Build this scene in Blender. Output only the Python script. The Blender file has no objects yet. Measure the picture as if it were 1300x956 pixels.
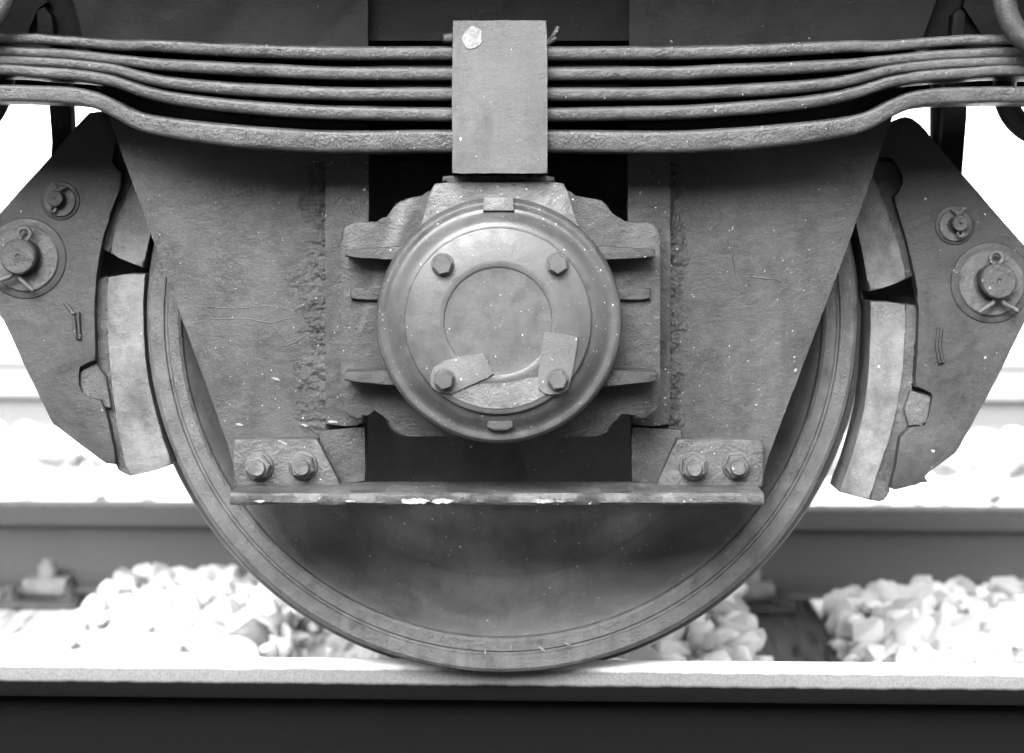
import bpy, bmesh, math, random
import numpy as np
from mathutils import Vector, Matrix, noise

random.seed(7)
rng = np.random.default_rng(7)
scene = bpy.context.scene
COL = scene.collection

# ------------------------------------------------------------------ camera
CAM_Y, CAM_Z, FPX, HX, HY = -2.86, 0.615, 2817.0, 650.0, 250.0
cam_d = bpy.data.cameras.new('camera')
cam = bpy.data.objects.new('camera', cam_d)
COL.objects.link(cam)
cam.location = (0, CAM_Y, CAM_Z)
cam.rotation_euler = (math.radians(90), 0, 0)
cam_d.sensor_width = 36
cam_d.sensor_fit = 'HORIZONTAL'
cam_d.lens = 36 * FPX / 1300
cam_d.shift_y = -(478 - HY) / 1300
cam_d.clip_start = 0.05
cam_d.clip_end = 3000
cam_d.dof.use_dof = True
cam_d.dof.focus_distance = 2.70
cam_d.dof.aperture_fstop = 4.2
scene.camera = cam

# ------------------------------------------------------------------ light
SUN_EL, SUN_AZ = math.radians(38), math.radians(180 + 14)   # veiled sun, high on the camera's side
w = bpy.data.worlds.new('World')
scene.world = w
w.use_nodes = True
nt = w.node_tree
nt.nodes.clear()
sky = nt.nodes.new('ShaderNodeTexSky')
sky.sky_type = 'NISHITA'
sky.sun_disc = False
sky.sun_elevation = SUN_EL
sky.sun_rotation = SUN_AZ
sky.air_density = 1.0
sky.dust_density = 3.0
bw = nt.nodes.new('ShaderNodeRGBToBW')          # the photograph is black and white
bg = nt.nodes.new('ShaderNodeBackground')
bg.inputs['Strength'].default_value = 0.135
wo = nt.nodes.new('ShaderNodeOutputWorld')
nt.links.new(sky.outputs[0], bw.inputs[0])
nt.links.new(bw.outputs[0], bg.inputs['Color'])
nt.links.new(bg.outputs[0], wo.inputs['Surface'])
sd = bpy.data.lights.new('sun', 'SUN')
sd.energy = 0.8
sd.angle = math.radians(36)
sun = bpy.data.objects.new('sun', sd)
COL.objects.link(sun)
sdir = Vector((math.sin(SUN_AZ) * math.cos(SUN_EL), math.cos(SUN_AZ) * math.cos(SUN_EL), math.sin(SUN_EL)))
sun.rotation_euler = sdir.to_track_quat('Z', 'Y').to_euler()

vs = scene.view_settings
vs.view_transform = 'Standard'
vs.look = 'None'
vs.exposure = 4.0
vs.gamma = 1.0
scene.cycles.use_denoising = True
scene.cycles.max_bounces = 5
scene.cycles.use_adaptive_sampling = True
scene.cycles.adaptive_threshold = 0.02

# ------------------------------------------------------------------ materials
MATS = {}
OILY = 0.39          # the whole running gear is dark with oil and brake dust


def grey(v):
    return (v, v, v, 1)


def steel(name, base, var=0.3, rough=0.55, specks=0.0, bump=0.25, pit=60, big=6, metal=0.0, spec=.22, grease=.45, dirt=0.0, stretch=None, speck_scale=70, sdens=0.16):
    """Painted / rusty / oily iron: blotches, grain, pits, and thrown specks of pale dirt."""
    if name in MATS:
        return MATS[name]
    if name not in ('pale_gravel', 'bounce_cut_dark', 'sky_block_dark', 'rail_fastening', 'rail_clamp'):
        base, specks = base * OILY, specks * .6
    m = bpy.data.materials.new(name)
    m.use_nodes = True
    t = m.node_tree
    N, L = t.nodes, t.links
    b = N['Principled BSDF']
    tc = N.new('ShaderNodeTexCoord')
    src = tc.outputs['Object']
    if stretch:
        mp = N.new('ShaderNodeMapping')
        mp.inputs['Scale'].default_value = stretch
        L.new(src, mp.inputs['Vector'])
        src2 = mp.outputs[0]
    else:
        src2 = src

    def nz(scale, detail=5, rough_=0.6, vec=None):
        n = N.new('ShaderNodeTexNoise')
        n.inputs['Scale'].default_value = scale
        n.inputs['Detail'].default_value = detail
        n.inputs['Roughness'].default_value = rough_
        L.new(vec or src, n.inputs['Vector'])
        return n.outputs[0]

    def math_(op, a, b_=None, c=None):
        n = N.new('ShaderNodeMath')
        n.operation = op
        for i, x in enumerate((a, b_, c)):
            if x is None:
                continue
            if isinstance(x, (int, float)):
                n.inputs[i].default_value = x
            else:
                L.new(x, n.inputs[i])
        return n.outputs[0]

    def rmp(v, lo, hi, a, b_):
        n = N.new('ShaderNodeMapRange')
        n.inputs[1].default_value = lo
        n.inputs[2].default_value = hi
        n.inputs[3].default_value = a
        n.inputs[4].default_value = b_
        L.new(v, n.inputs[0])
        return n.outputs[0]

    n_big = nz(big, 6, 0.62, src2)
    n_mid = nz(big * 7, 5, 0.6, src2)
    n_fine = nz(big * 60, 2, 0.6)
    f = math_('MULTIPLY', rmp(n_big, 0.3, 0.7, 1 - var, 1 + var), rmp(n_mid, 0.3, 0.7, 1 - var * .55, 1 + var * .55))
    f = math_('MULTIPLY', f, rmp(n_fine, 0.25, 0.75, 1 - var * .5, 1 + var * .5))
    val = math_('MULTIPLY', f, base)
    if grease and name not in ('pale_gravel', 'sky_block_dark'):      # oil soaked patches with drawn-out edges
        sh = N.new('ShaderNodeMapping')
        sh.inputs['Location'].default_value = (3.7, 1.3, 8.1)
        sh.inputs['Scale'].default_value = (1.2, 1.2, .55)
        L.new(src, sh.inputs['Vector'])
        val = math_('MULTIPLY', val, rmp(nz(big * 1.6, 7, .68, sh.outputs[0]), .5, .68, 1, 1 - grease))
    if dirt:
        d = rmp(nz(big * 2.2, 8, 0.7, src2), 0.5, 0.66, 0, dirt)
        mx = N.new('ShaderNodeMix')
        mx.data_type = 'FLOAT'
        L.new(d, mx.inputs[0])
        L.new(val, mx.inputs[2])
        mx.inputs[3].default_value = base * 2.1
        val = mx.outputs[0]
    if specks:
        for sc, dens, size in ((speck_scale * 1.5, sdens * .55, 0.15), (speck_scale * 3.6, sdens * .75, 0.2)):
            v = N.new('ShaderNodeTexVoronoi')
            v.inputs['Scale'].default_value = sc
            # wobble so that specks are not round dots
            nw = N.new('ShaderNodeTexNoise')
            nw.inputs['Scale'].default_value = sc * 2.5
            L.new(src, nw.inputs['Vector'])
            va = N.new('ShaderNodeVectorMath')
            va.operation = 'MULTIPLY_ADD'
            L.new(nw.outputs[1], va.inputs[0])
            va.inputs[1].default_value = (.6 / sc,) * 3
            L.new(src, va.inputs[2])
            L.new(va.outputs[0], v.inputs['Vector'])
            sep = N.new('ShaderNodeSeparateColor')
            L.new(v.outputs['Color'], sep.inputs[0])
            thr = math_('MULTIPLY', math_('LESS_THAN', sep.outputs[0], dens), math_('MULTIPLY_ADD', sep.outputs[1], size, 0.03))
            on = math_('LESS_THAN', v.outputs['Distance'], thr)
            on = math_('MULTIPLY', on, math_('MULTIPLY_ADD', sep.outputs[2], .8, .2))
            mx = N.new('ShaderNodeMix')
            mx.data_type = 'FLOAT'
            L.new(on, mx.inputs[0])
            L.new(val, mx.inputs[2])
            mx.inputs[3].default_value = min(.75, specks)
            val = mx.outputs[0]
    comb = N.new('ShaderNodeCombineColor')
    for i in range(3):
        L.new(val, comb.inputs[i])
    L.new(comb.outputs[0], b.inputs['Base Color'])
    L.new(rmp(n_mid, 0.3, 0.7, max(.12, rough - .13), min(1, rough + .13)), b.inputs['Roughness'])
    b.inputs['Metallic'].default_value = metal
    b.inputs['Specular IOR Level'].default_value = spec
    h = math_('ADD', math_('MULTIPLY', nz(pit, 6, 0.62), 1.0), math_('MULTIPLY', nz(pit * 6, 3, .6), 0.3))
    bp = N.new('ShaderNodeBump')
    bp.inputs['Strength'].default_value = bump
    bp.inputs['Distance'].default_value = 0.006
    L.new(h, bp.inputs['Height'])
    L.new(bp.outputs[0], b.inputs['Normal'])
    MATS[name] = m
    return m


M_PLATE = steel('painted_plate', 0.04, .36, .48, specks=.6, bump=.27, pit=60, big=5, dirt=.3, stretch=(1, 1, .5), speck_scale=120, sdens=.13, grease=.5)
M_LINER = steel('worn_liner', 0.037, .3, .5, specks=.4, bump=.3, pit=70, big=9, dirt=.35)
M_CRUST = steel('caked_grime', 0.042, .4, .55, specks=.35, bump=.7, pit=120, big=25)
M_FLANGE = steel('cast_iron_flange', 0.031, .3, .5, specks=.4, bump=.32, pit=75, big=9, dirt=.3, sdens=.08)
M_BOX = steel('bearing_housing_paint', 0.058, .22, .38, specks=.55, bump=.12, pit=55, big=6, dirt=.2, speck_scale=140, sdens=.2)
M_COVER = steel('bearing_cover_paint', 0.066, .16, .45, specks=.5, bump=.14, pit=60, big=8, dirt=.12, speck_scale=150, sdens=.1, grease=.3)
M_BOLT = steel('bolt_steel', 0.085, .4, .5, specks=.4, bump=.5, pit=130, big=30)
M_SPRING = steel('spring_steel', 0.034, .55, .45, sdens=.14, specks=.55, bump=.45, pit=60, big=8, dirt=.3, stretch=(.35, 1, 1))
M_BUCKLE = steel('buckle_paint', 0.085, .16, .6, specks=.5, bump=.25, pit=70, big=8, dirt=.18)
M_SEAT = steel('spring_seat_paint', 0.1, .35, .5, specks=.5, bump=.5, pit=70, big=14)
M_WHEEL = steel('wheel_dish', 0.1, .3, .6, specks=.5, bump=.16, pit=70, big=7, sdens=.07, speck_scale=90)
M_TYRE = steel('wheel_rim_steel', 0.085, .35, .5, specks=.2, bump=.4, pit=240, big=40, sdens=.05)
M_HANGER = steel('brake_hanger_iron', 0.031, .3, .55, specks=.4, bump=.24, pit=65, big=8, dirt=.25, sdens=.16)
M_BLOCK = steel('brake_block_iron', 0.125, .45, .7, specks=.5, bump=.45, pit=60, big=9, dirt=.35, sdens=.05)
M_BLOCKB = steel('brake_block_back', 0.07, .45, .65, specks=.5, bump=.7, pit=80, big=16, dirt=.3, sdens=.1)
M_WASHER = steel('worn_washer', 0.07, .4, .5, specks=.3, bump=.4, pit=110, big=20, dirt=.3)
M_GUARD_SHADE = steel('guard_shade_dark', 0.010, .35, .6, spec=.08, specks=.3, bump=.2, pit=40, big=5, sdens=.05)  # near-black: shade under the body overhang put into the colour
M_DARK = steel('underframe_black', 0.007, .35, .6, spec=.05, specks=.12, bump=.2, pit=40, big=4, sdens=.04)
M_PIN = steel('pin_iron', 0.042, .4, .5, specks=.2, bump=.5, pit=110, big=20)
M_STAY = steel('stay_bar_paint', 0.058, .4, .5, specks=.6, bump=.5, pit=60, big=12, dirt=.5)
M_WHITE = steel('white_paint', 0.26, .5, .7, bump=.3, pit=120, big=40)
M_SHACKLE = steel('shackle_steel', 0.045, .3, .5, specks=.2, bump=.4, pit=60, big=8)
M_BODY = steel('wagon_body_paint', 0.05, .2, .5, bump=.1, pit=20, big=2)
M_BASEP = steel('rail_fastening', 0.06, .4, .6, bump=.5, pit=60, big=10)
M_BASEH = steel('rail_clamp', 0.18, .3, .6, bump=.4, pit=60, big=10)


def rail_material(name, top, upper, lower, split):
    m = bpy.data.materials.new(name)
    m.use_nodes = True
    t = m.node_tree
    N, L = t.nodes, t.links
    b = N['Principled BSDF']
    tc = N.new('ShaderNodeTexCoord')
    sp = N.new('ShaderNodeSeparateXYZ')
    L.new(tc.outputs['Object'], sp.inputs[0])
    n = N.new('ShaderNodeTexNoise')
    n.inputs['Scale'].default_value = 45
    n.inputs['Detail'].default_value = 6
    L.new(tc.outputs['Object'], n.inputs['Vector'])
    n2 = N.new('ShaderNodeTexNoise')
    n2.inputs['Scale'].default_value = 350
    n2.inputs['Detail'].default_value = 3
    L.new(tc.outputs['Object'], n2.inputs['Vector'])
    ma = N.new('ShaderNodeMath')
    ma.operation = 'MULTIPLY_ADD'
    L.new(n.outputs[0], ma.inputs[0])
    ma.inputs[1].default_value = 0.004
    L.new(sp.outputs[2], ma.inputs[2])
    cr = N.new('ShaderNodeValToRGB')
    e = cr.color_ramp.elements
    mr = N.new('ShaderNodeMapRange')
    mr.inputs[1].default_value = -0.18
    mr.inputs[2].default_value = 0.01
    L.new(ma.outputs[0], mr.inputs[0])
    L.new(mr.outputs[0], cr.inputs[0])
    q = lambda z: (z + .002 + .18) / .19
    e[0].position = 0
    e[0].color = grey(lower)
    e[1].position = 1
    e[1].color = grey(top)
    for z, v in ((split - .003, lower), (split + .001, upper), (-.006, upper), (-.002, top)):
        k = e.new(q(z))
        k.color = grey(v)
    mm = N.new('ShaderNodeMix')
    mm.data_type = 'RGBA'
    mm.blend_type = 'MULTIPLY'
    mm.inputs[0].default_value = .7
    c2 = N.new('ShaderNodeValToRGB')
    c2.color_ramp.elements[0].position = .3
    c2.color_ramp.elements[0].color = grey(.6)
    c2.color_ramp.elements[1].position = .62
    c2.color_ramp.elements[1].color = grey(1)
    L.new(n2.outputs[0], c2.inputs[0])
    L.new(cr.outputs[0], mm.inputs[6])
    L.new(c2.outputs[0], mm.inputs[7])
    L.new(mm.outputs[2], b.inputs['Base Color'])
    b.inputs['Roughness'].default_value = .7
    b.inputs['Specular IOR Level'].default_value = 0.0
    bp = N.new('ShaderNodeBump')
    bp.inputs['Strength'].default_value = .25
    bp.inputs['Distance'].default_value = .003
    L.new(n.outputs[0], bp.inputs['Height'])
    L.new(bp.outputs[0], b.inputs['Normal'])
    return m


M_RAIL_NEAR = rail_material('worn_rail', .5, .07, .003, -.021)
M_RAIL_FAR = rail_material('rusty_rail', .26, .11, .10, -.05)
M_RAIL_NEXT = rail_material('pale_rail', .4, .26, .12, -.05)


def stone_material():
    m = bpy.data.materials.new('ballast_stone')
    m.use_nodes = True
    t = m.node_tree
    N, L = t.nodes, t.links
    b = N['Principled BSDF']
    oi = N.new('ShaderNodeObjectInfo')
    at = N.new('ShaderNodeAttribute')
    at.attribute_name = 'shade'
    tc = N.new('ShaderNodeTexCoord')
    n = N.new('ShaderNodeTexNoise')
    n.inputs['Scale'].default_value = 60
    n.inputs['Detail'].default_value = 5
    L.new(tc.outputs['Object'], n.inputs['Vector'])
    a = N.new('ShaderNodeMath')
    a.operation = 'ADD'
    L.new(oi.outputs['Random'], a.inputs[0])
    L.new(at.outputs['Fac'], a.inputs[1])
    fr = N.new('ShaderNodeMath')
    fr.operation = 'FRACT'
    L.new(a.outputs[0], fr.inputs[0])
    cr = N.new('ShaderNodeValToRGB')
    e = cr.color_ramp.elements
    e[0].position = 0
    e[0].color = grey(.2)
    e[1].position = 1
    e[1].color = grey(.74)
    k = e.new(.08)
    k.color = grey(.42)
    k = e.new(.3)
    k.color = grey(.64)
    L.new(fr.outputs[0], cr.inputs[0])
    c2 = N.new('ShaderNodeValToRGB')
    c2.color_ramp.elements[0].position = .3
    c2.color_ramp.elements[0].color = grey(.7)
    c2.color_ramp.elements[1].position = .6
    c2.color_ramp.elements[1].color = grey(1)
    L.new(n.outputs[0], c2.inputs[0])
    mm = N.new('ShaderNodeMix')
    mm.data_type = 'RGBA'
    mm.blend_type = 'MULTIPLY'
    mm.inputs[0].default_value = 1
    L.new(cr.outputs[0], mm.inputs[6])
    L.new(c2.outputs[0], mm.inputs[7])
    L.new(mm.outputs[2], b.inputs['Base Color'])
    b.inputs['Roughness'].default_value = .85
    bp = N.new('ShaderNodeBump')
    bp.inputs['Strength'].default_value = .5
    bp.inputs['Distance'].default_value = .006
    L.new(n.outputs[0], bp.inputs['Height'])
    L.new(bp.outputs[0], b.inputs['Normal'])
    return m


M_STONE = stone_material()
M_GROUND = steel('pale_gravel', 0.62, .15, .9, bump=.5, pit=22, big=3)


def wood_material(name, lo, hi):
    m = bpy.data.materials.new(name)
    m.use_nodes = True
    t = m.node_tree
    N, L = t.nodes, t.links
    b = N['Principled BSDF']
    tc = N.new('ShaderNodeTexCoord')
    mp = N.new('ShaderNodeMapping')
    mp.inputs['Scale'].default_value = (60, 2.2, 60)
    L.new(tc.outputs['Object'], mp.inputs[0])
    n = N.new('ShaderNodeTexNoise')
    n.inputs['Scale'].default_value = 1.6
    n.inputs['Detail'].default_value = 7
    n.inputs['Roughness'].default_value = .65
    L.new(mp.outputs[0], n.inputs['Vector'])
    cr = N.new('ShaderNodeValToRGB')
    e = cr.color_ramp.elements
    e[0].position = .3
    e[0].color = grey(lo)
    e[1].position = .62
    e[1].color = grey(hi)
    L.new(n.outputs[0], cr.inputs[0])
    L.new(cr.outputs[0], b.inputs['Base Color'])
    b.inputs['Roughness'].default_value = .85
    bp = N.new('ShaderNodeBump')
    bp.inputs['Strength'].default_value = .8
    bp.inputs['Distance'].default_value = .006
    L.new(n.outputs[0], bp.inputs['Height'])
    L.new(bp.outputs[0], b.inputs['Normal'])
    return m


M_WOOD_PALE = wood_material('bleached_sleeper_wood', .3, .68)
M_WOOD_DARK = wood_material('tarred_sleeper_wood', .01, .06)

# ------------------------------------------------------------------ helpers


def P(px, py, y):
    """the point of the plane at depth y that a photograph pixel measured there stands for"""
    s = FPX / (y - CAM_Y)
    return ((px - HX) / s, CAM_Z + (HY - py) / s)


def S(px, y):
    return px * (y - CAM_Y) / FPX


def finish(name, bm, mat, parent=None, smooth=35, want=None, recalc=True):
    me = bpy.data.meshes.new(name)
    if recalc:
        bmesh.ops.recalc_face_normals(bm, faces=bm.faces[:])
    if want:                                   # open sheets: make the face sides agree with this direction
        bm.normal_update()
        if sum((f.normal * f.calc_area() for f in bm.faces), Vector()).dot(Vector(want)) < 0:
            bmesh.ops.reverse_faces(bm, faces=bm.faces[:])
    bm.to_mesh(me)
    bm.free()
    if smooth:
        for p in me.polygons:
            p.use_smooth = True
        me.set_sharp_from_angle(angle=math.radians(smooth))
    o = bpy.data.objects.new(name, me)
    me.materials.append(mat)
    COL.objects.link(o)
    if parent:
        o.parent = parent
    return o


def empty(name, parent=None, loc=(0, 0, 0)):
    o = bpy.data.objects.new(name, None)
    o.empty_display_size = .05
    o.location = loc
    COL.objects.link(o)
    if parent:
        o.parent = parent
    return o


def tag(o, label=None, cat=None, group=None, kind=None):
    for k, v in (('label', label), ('category', cat), ('group', group), ('kind', kind)):
        if v:
            o[k] = v
    return o


def resample(pts, step, jit):
    if not step:
        return pts
    out = []
    n = len(pts)
    for i in range(n):
        a, b = Vector(pts[i]), Vector(pts[(i + 1) % n])
        k = max(1, int(round((b - a).length / step)))
        for j in range(k):
            p = a.lerp(b, j / k)
            if j:
                p += Vector((random.uniform(-jit, jit), random.uniform(-jit, jit)))
            out.append((p.x, p.y))
    return out


def prism(name, pts, y, thick, mat, parent, bevel=.003, step=0, jit=.5, back=False):
    """outline measured at depth y, a solid plate of the given thickness behind it"""
    pts = resample(pts, step, jit)
    w_ = [P(a, b, y) for a, b in pts]
    return prism_w(name, w_, y, thick, mat, parent, bevel, back)


def prism_w(name, w_, y, thick, mat, parent, bevel=.003, back=False):
    bm = bmesh.new()
    f = [bm.verts.new((x, y, z)) for x, z in w_]
    g = [bm.verts.new((x, y + thick, z)) for x, z in w_]
    n = len(f)
    bm.faces.new(f)
    bm.faces.new(g[::-1])
    fe = []
    for i in range(n):
        bm.faces.new((f[i], g[i], g[(i + 1) % n], f[(i + 1) % n]))
        fe.append(bm.edges.get((f[i], f[(i + 1) % n])))
        if back:
            fe.append(bm.edges.get((g[i], g[(i + 1) % n])))
    if bevel:
        bmesh.ops.bevel(bm, geom=fe, offset=bevel, segments=3, profile=.5, affect='EDGES', clamp_overlap=True)
    return finish(name, bm, mat, parent)


def lathe(name, prof, cx, cz, mat, parent, seg=64, closed=False, a0=0, rev=False):
    """profile (r, y) turned about an axis parallel to y through (cx, cz)"""
    bm = bmesh.new()
    rings = []
    for r, y in prof:
        if r < 1e-5:
            rings.append([bm.verts.new((cx, y, cz))])
        else:
            rings.append([bm.verts.new((cx + r * math.cos(a0 + 2 * math.pi * i / seg), y, cz + r * math.sin(a0 + 2 * math.pi * i / seg))) for i in range(seg)])
    pairs = list(zip(rings[:-1], rings[1:]))
    if closed:
        pairs.append((rings[-1], rings[0]))
    for A, B in pairs:
        for i in range(seg):
            j = (i + 1) % seg
            if len(A) == 1 and len(B) == 1:
                continue
            if len(A) == 1:
                bm.faces.new((A[0], B[j], B[i]))
            elif len(B) == 1:
                bm.faces.new((A[i], A[j], B[0]))
            else:
                bm.faces.new((A[i], A[j], B[j], B[i]))
    bm.normal_update()
    (r0, y0), (r1, y1) = next((a, b) for a, b in zip(prof[:-1], prof[1:]) if a != b)
    bm.faces.ensure_lookup_table()
    f = bm.faces[0]
    c = f.calc_center_median() - Vector((cx, 0, cz))
    rad = Vector((c.x, 0, c.z)).normalized()
    out = rad * -(y1 - y0) + Vector((0, r1 - r0, 0))
    if (f.normal.dot(out) < 0) != rev:
        bmesh.ops.reverse_faces(bm, faces=bm.faces[:])
    return finish(name, bm, mat, parent, smooth=32, recalc=False)


def tube(name, pts, r, mat, parent, seg=14, closed=False):
    bm = bmesh.new()
    pts = [Vector(p) for p in pts]
    n = len(pts)
    rings = []
    up = None
    for i, p in enumerate(pts):
        if closed:
            t = (pts[(i + 1) % n] - pts[i - 1]).normalized()
        else:
            t = (pts[min(i + 1, n - 1)] - pts[max(i - 1, 0)]).normalized()
        if up is None:
            up = t.orthogonal().normalized()
        up = (up - t * up.dot(t)).normalized()
        sd_ = t.cross(up)
        rr = r[i] if isinstance(r, (list, tuple)) else r
        rings.append([bm.verts.new(p + rr * (math.cos(2 * math.pi * k / seg) * up + math.sin(2 * math.pi * k / seg) * sd_)) for k in range(seg)])
    m = n if closed else n - 1
    for i in range(m):
        A, B = rings[i], rings[(i + 1) % n]
        for k in range(seg):
            bm.faces.new((A[k], A[(k + 1) % seg], B[(k + 1) % seg], B[k]))
    if not closed:
        bm.faces.new(rings[0])
        bm.faces.new(rings[-1][::-1])
    return finish(name, bm, mat, parent, smooth=50)


def box(name, lo, hi, mat, parent, bevel=.003):
    x0, y0, z0 = lo
    x1, y1, z1 = hi
    bm = bmesh.new()
    bmesh.ops.create_cube(bm, size=1)
    for v in bm.verts:
        v.co = Vector(((x0 + x1) / 2 + v.co.x * (x1 - x0), (y0 + y1) / 2 + v.co.y * (y1 - y0), (z0 + z1) / 2 + v.co.z * (z1 - z0)))
    if bevel:
        bmesh.ops.bevel(bm, geom=bm.edges[:], offset=bevel, segments=2, profile=.5, affect='EDGES', clamp_overlap=True)
    return finish(name, bm, mat, parent)


def interp(xs, ys, x):
    """smooth monotone cubic through measured points"""
    xs = np.array(xs, float)
    ys = np.array(ys, float)
    d = np.diff(ys) / np.diff(xs)
    m = np.zeros_like(ys)
    m[0], m[-1] = d[0], d[-1]
    for i in range(1, len(xs) - 1):
        m[i] = 0 if d[i - 1] * d[i] <= 0 else 2 * d[i - 1] * d[i] / (d[i - 1] + d[i])
    i = np.clip(np.searchsorted(xs, x) - 1, 0, len(xs) - 2)
    h = xs[i + 1] - xs[i]
    t = (x - xs[i]) / h
    return ((2 * t**3 - 3 * t**2 + 1) * ys[i] + (t**3 - 2 * t**2 + t) * h * m[i] + (-2 * t**3 + 3 * t**2) * ys[i + 1] + (t**3 - t**2) * h * m[i + 1])


# ------------------------------------------------------------------ the ground
TH = math.radians(-2.4)                         # the track lies slightly askew to the wagon
RZ = Matrix.Rotation(TH, 4, 'Z')


def track(x, y, z):
    return RZ @ Vector((x, y, z))


bm = bmesh.new()
gs = 900
n_ = 8
for f in (1,):
    vs_ = [bm.verts.new((x, y, -.245)) for x, y in ((-gs, -gs), (gs, -gs), (gs, gs), (-gs, gs))]
    bm.faces.new(vs_)
ground = finish('ground', bm, M_GROUND, None, 0, (0, 0, 1))
tag(ground, 'pale gravel ground stretching away beyond the tracks', 'ground', kind='structure')

bm = bmesh.new()
pv = [track(x, y, -.178) for x, y in ((-60, -7.5), (60, -7.5), (60, -.03), (-60, -.03))]
bm.faces.new([bm.verts.new(p) for p in pv])
bounce_cut_ground = finish('bounce_cut_ground', bm, steel('bounce_cut_dark', .035, .3, .9, bump=.8, pit=30, big=4), None, 0, (0, 0, 1))  # unseen dark ground, added to cut light bouncing up from the near side
tag(bounce_cut_ground, 'dark ground added out of view beside the track to cut bounce light', 'bounce_cut_ground', kind='structure')

# unseen dark slope added behind the camera to block the low sky
bm = bmesh.new()
prof = [(-5.5, -.2), (-6.5, .5), (-8.5, 2.3), (-10.5, 3.9), (-12.5, 4.9), (-18, 5.6), (-60, 6)]
nx = 60
gg = [[bm.verts.new((-80 + 160 * i / nx, y + .5 * noise.noise(Vector((i * .6, y, 1))), z + .4 * noise.noise(Vector((i * .5, y * .4, 4))) * min(1, k))) for i in range(nx + 1)] for k, (y, z) in enumerate(prof)]
for j in range(len(prof) - 1):
    for i in range(nx):
        bm.faces.new((gg[j][i], gg[j][i + 1], gg[j + 1][i + 1], gg[j + 1][i]))
sky_block = finish('sky_block_slope', bm, steel('sky_block_dark', .035, .4, .95, bump=1, pit=6, big=2), None, 60, (0, .3, 1))
tag(sky_block, 'dark slope added out of view behind the camera to block low sky light', 'sky_block_slope', kind='structure')

# ------------------------------------------------------------------ rails
RAIL = [(.0365, -.014), (.034, -.006), (.026, -.0018), (.010, -.0003), (-.010, -.0003), (-.026, -.0018), (-.034, -.006), (-.0365, -.014),
        (-.0375, -.038), (-.0355, -.043), (-.016, -.053), (-.010, -.062), (-.0083, -.085), (-.0083, -.115), (-.011, -.137), (-.022, -.148),
        (-.050, -.157), (-.073, -.161), (-.075, -.172), (.075, -.172), (.073, -.161), (.050, -.157), (.022, -.148), (.011, -.137),
        (.0083, -.115), (.0083, -.085), (.010, -.062), (.016, -.053), (.0355, -.043), (.0375, -.038)]


def rail(yc, mat, label, half=30):
    bm = bmesh.new()
    A = [bm.verts.new((-half, a, b)) for a, b in RAIL]
    B = [bm.verts.new((half, a, b)) for a, b in RAIL]
    n = len(RAIL)
    for i in range(n):
        bm.faces.new((A[i], A[(i + 1) % n], B[(i + 1) % n], B[i]))
    bm.faces.new(A)
    bm.faces.new(B[::-1])
    o = finish('rail', bm, mat, None, 30)
    o.location = track(0, yc, 0)
    o.rotation_euler = (0, 0, TH)
    tag(o, label, 'rail', 'rails of the tracks')
    return o


Y_NEAR, Y_FAR = .0745, 1.5815
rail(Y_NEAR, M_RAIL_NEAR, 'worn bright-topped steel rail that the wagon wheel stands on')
rail(Y_FAR, M_RAIL_FAR, 'grey rusty rail clamped to the sleepers behind the wheel and ballast')
Y_N1, Y_N2 = 4.45, 5.95
rail(Y_N1, M_RAIL_NEXT, 'pale blurred rail of the neighbouring track, the one closer to the wagon')
rail(Y_N2, M_RAIL_NEXT, 'pale blurred rail of the neighbouring track, the one farther from the wagon')

# ------------------------------------------------------------------ sleepers


def sleeper(xc, mat, label, y0=-.45, y1=2.1, parts=True):
    root = empty('sleeper', None, track(xc, 0, -.36))
    root.rotation_euler = (0, 0, TH)
    tag(root, label, 'sleeper', 'timber sleepers under the wagon')
    # a beam with split, uneven top
    bm = bmesh.new()
    nx, ny = 26, 60
    g = []
    for j in range(ny + 1):
        row = []
        for i in range(nx + 1):
            u = -.13 + .26 * i / nx
            v = y0 + (y1 - y0) * j / ny
            e = min(u + .13, .13 - u)
            crack = noise.noise(Vector((u * 55 + xc * 9, v * 1.6, xc)))
            z = .172 - .010 * max(0, 1 - e / .012) ** 2 - (.012 if abs(crack) < .045 else 0) + .002 * noise.noise(Vector((u * 30, v * 6, 2)))
            row.append(bm.verts.new((u, v, z)))
        g.append(row)
    for j in range(ny):
        for i in range(nx):
            bm.faces.new((g[j][i], g[j][i + 1], g[j + 1][i + 1], g[j + 1][i]))
    ring = [g[0][i] for i in range(nx + 1)] + [g[j][nx] for j in range(1, ny + 1)] + [g[ny][i] for i in range(nx - 1, -1, -1)] + [g[j][0] for j in range(ny - 1, 0, -1)]
    low = [bm.verts.new((v.co.x, v.co.y, 0.02)) for v in ring]
    for i in range(len(ring)):
        j = (i + 1) % len(ring)
        bm.faces.new((ring[i], low[i], low[j], ring[j]))
    bm.faces.new(low)
    finish('beam', bm, mat, root, 40)
    for yc in (Y_NEAR, Y_FAR):
        bp_ = box('base_plate', (-.08, yc - .17, .1735), (.08, yc + .17, .1865), M_BASEP, root, .002)
        for sgn in (-1, 1):
            near = yc < 1 and sgn < 0
            cl = box('rail_clamp', (-.045, yc + sgn * .075 - .032, .189), (.045, yc + sgn * .075 + .032, .222), M_BASEH, bp_, .006)
            near or lathe_z('clamp_bolt', [(0, .256), (.011, .256), (.012, .252), (.012, .246), (.0195, .246), (.0195, .224), (.026, .224), (.026, .218)], 0, yc + sgn * .078, M_BASEP if near else M_BASEH, bp_)
            for sx in (-1, 1):
                lathe_z('screw_spike', [(0, .216), (.012, .216), (.012, .196), (.022, .196), (.024, .186)], sx * .058, yc + sgn * .135, M_BASEP, bp_, 10)
    return root


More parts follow.
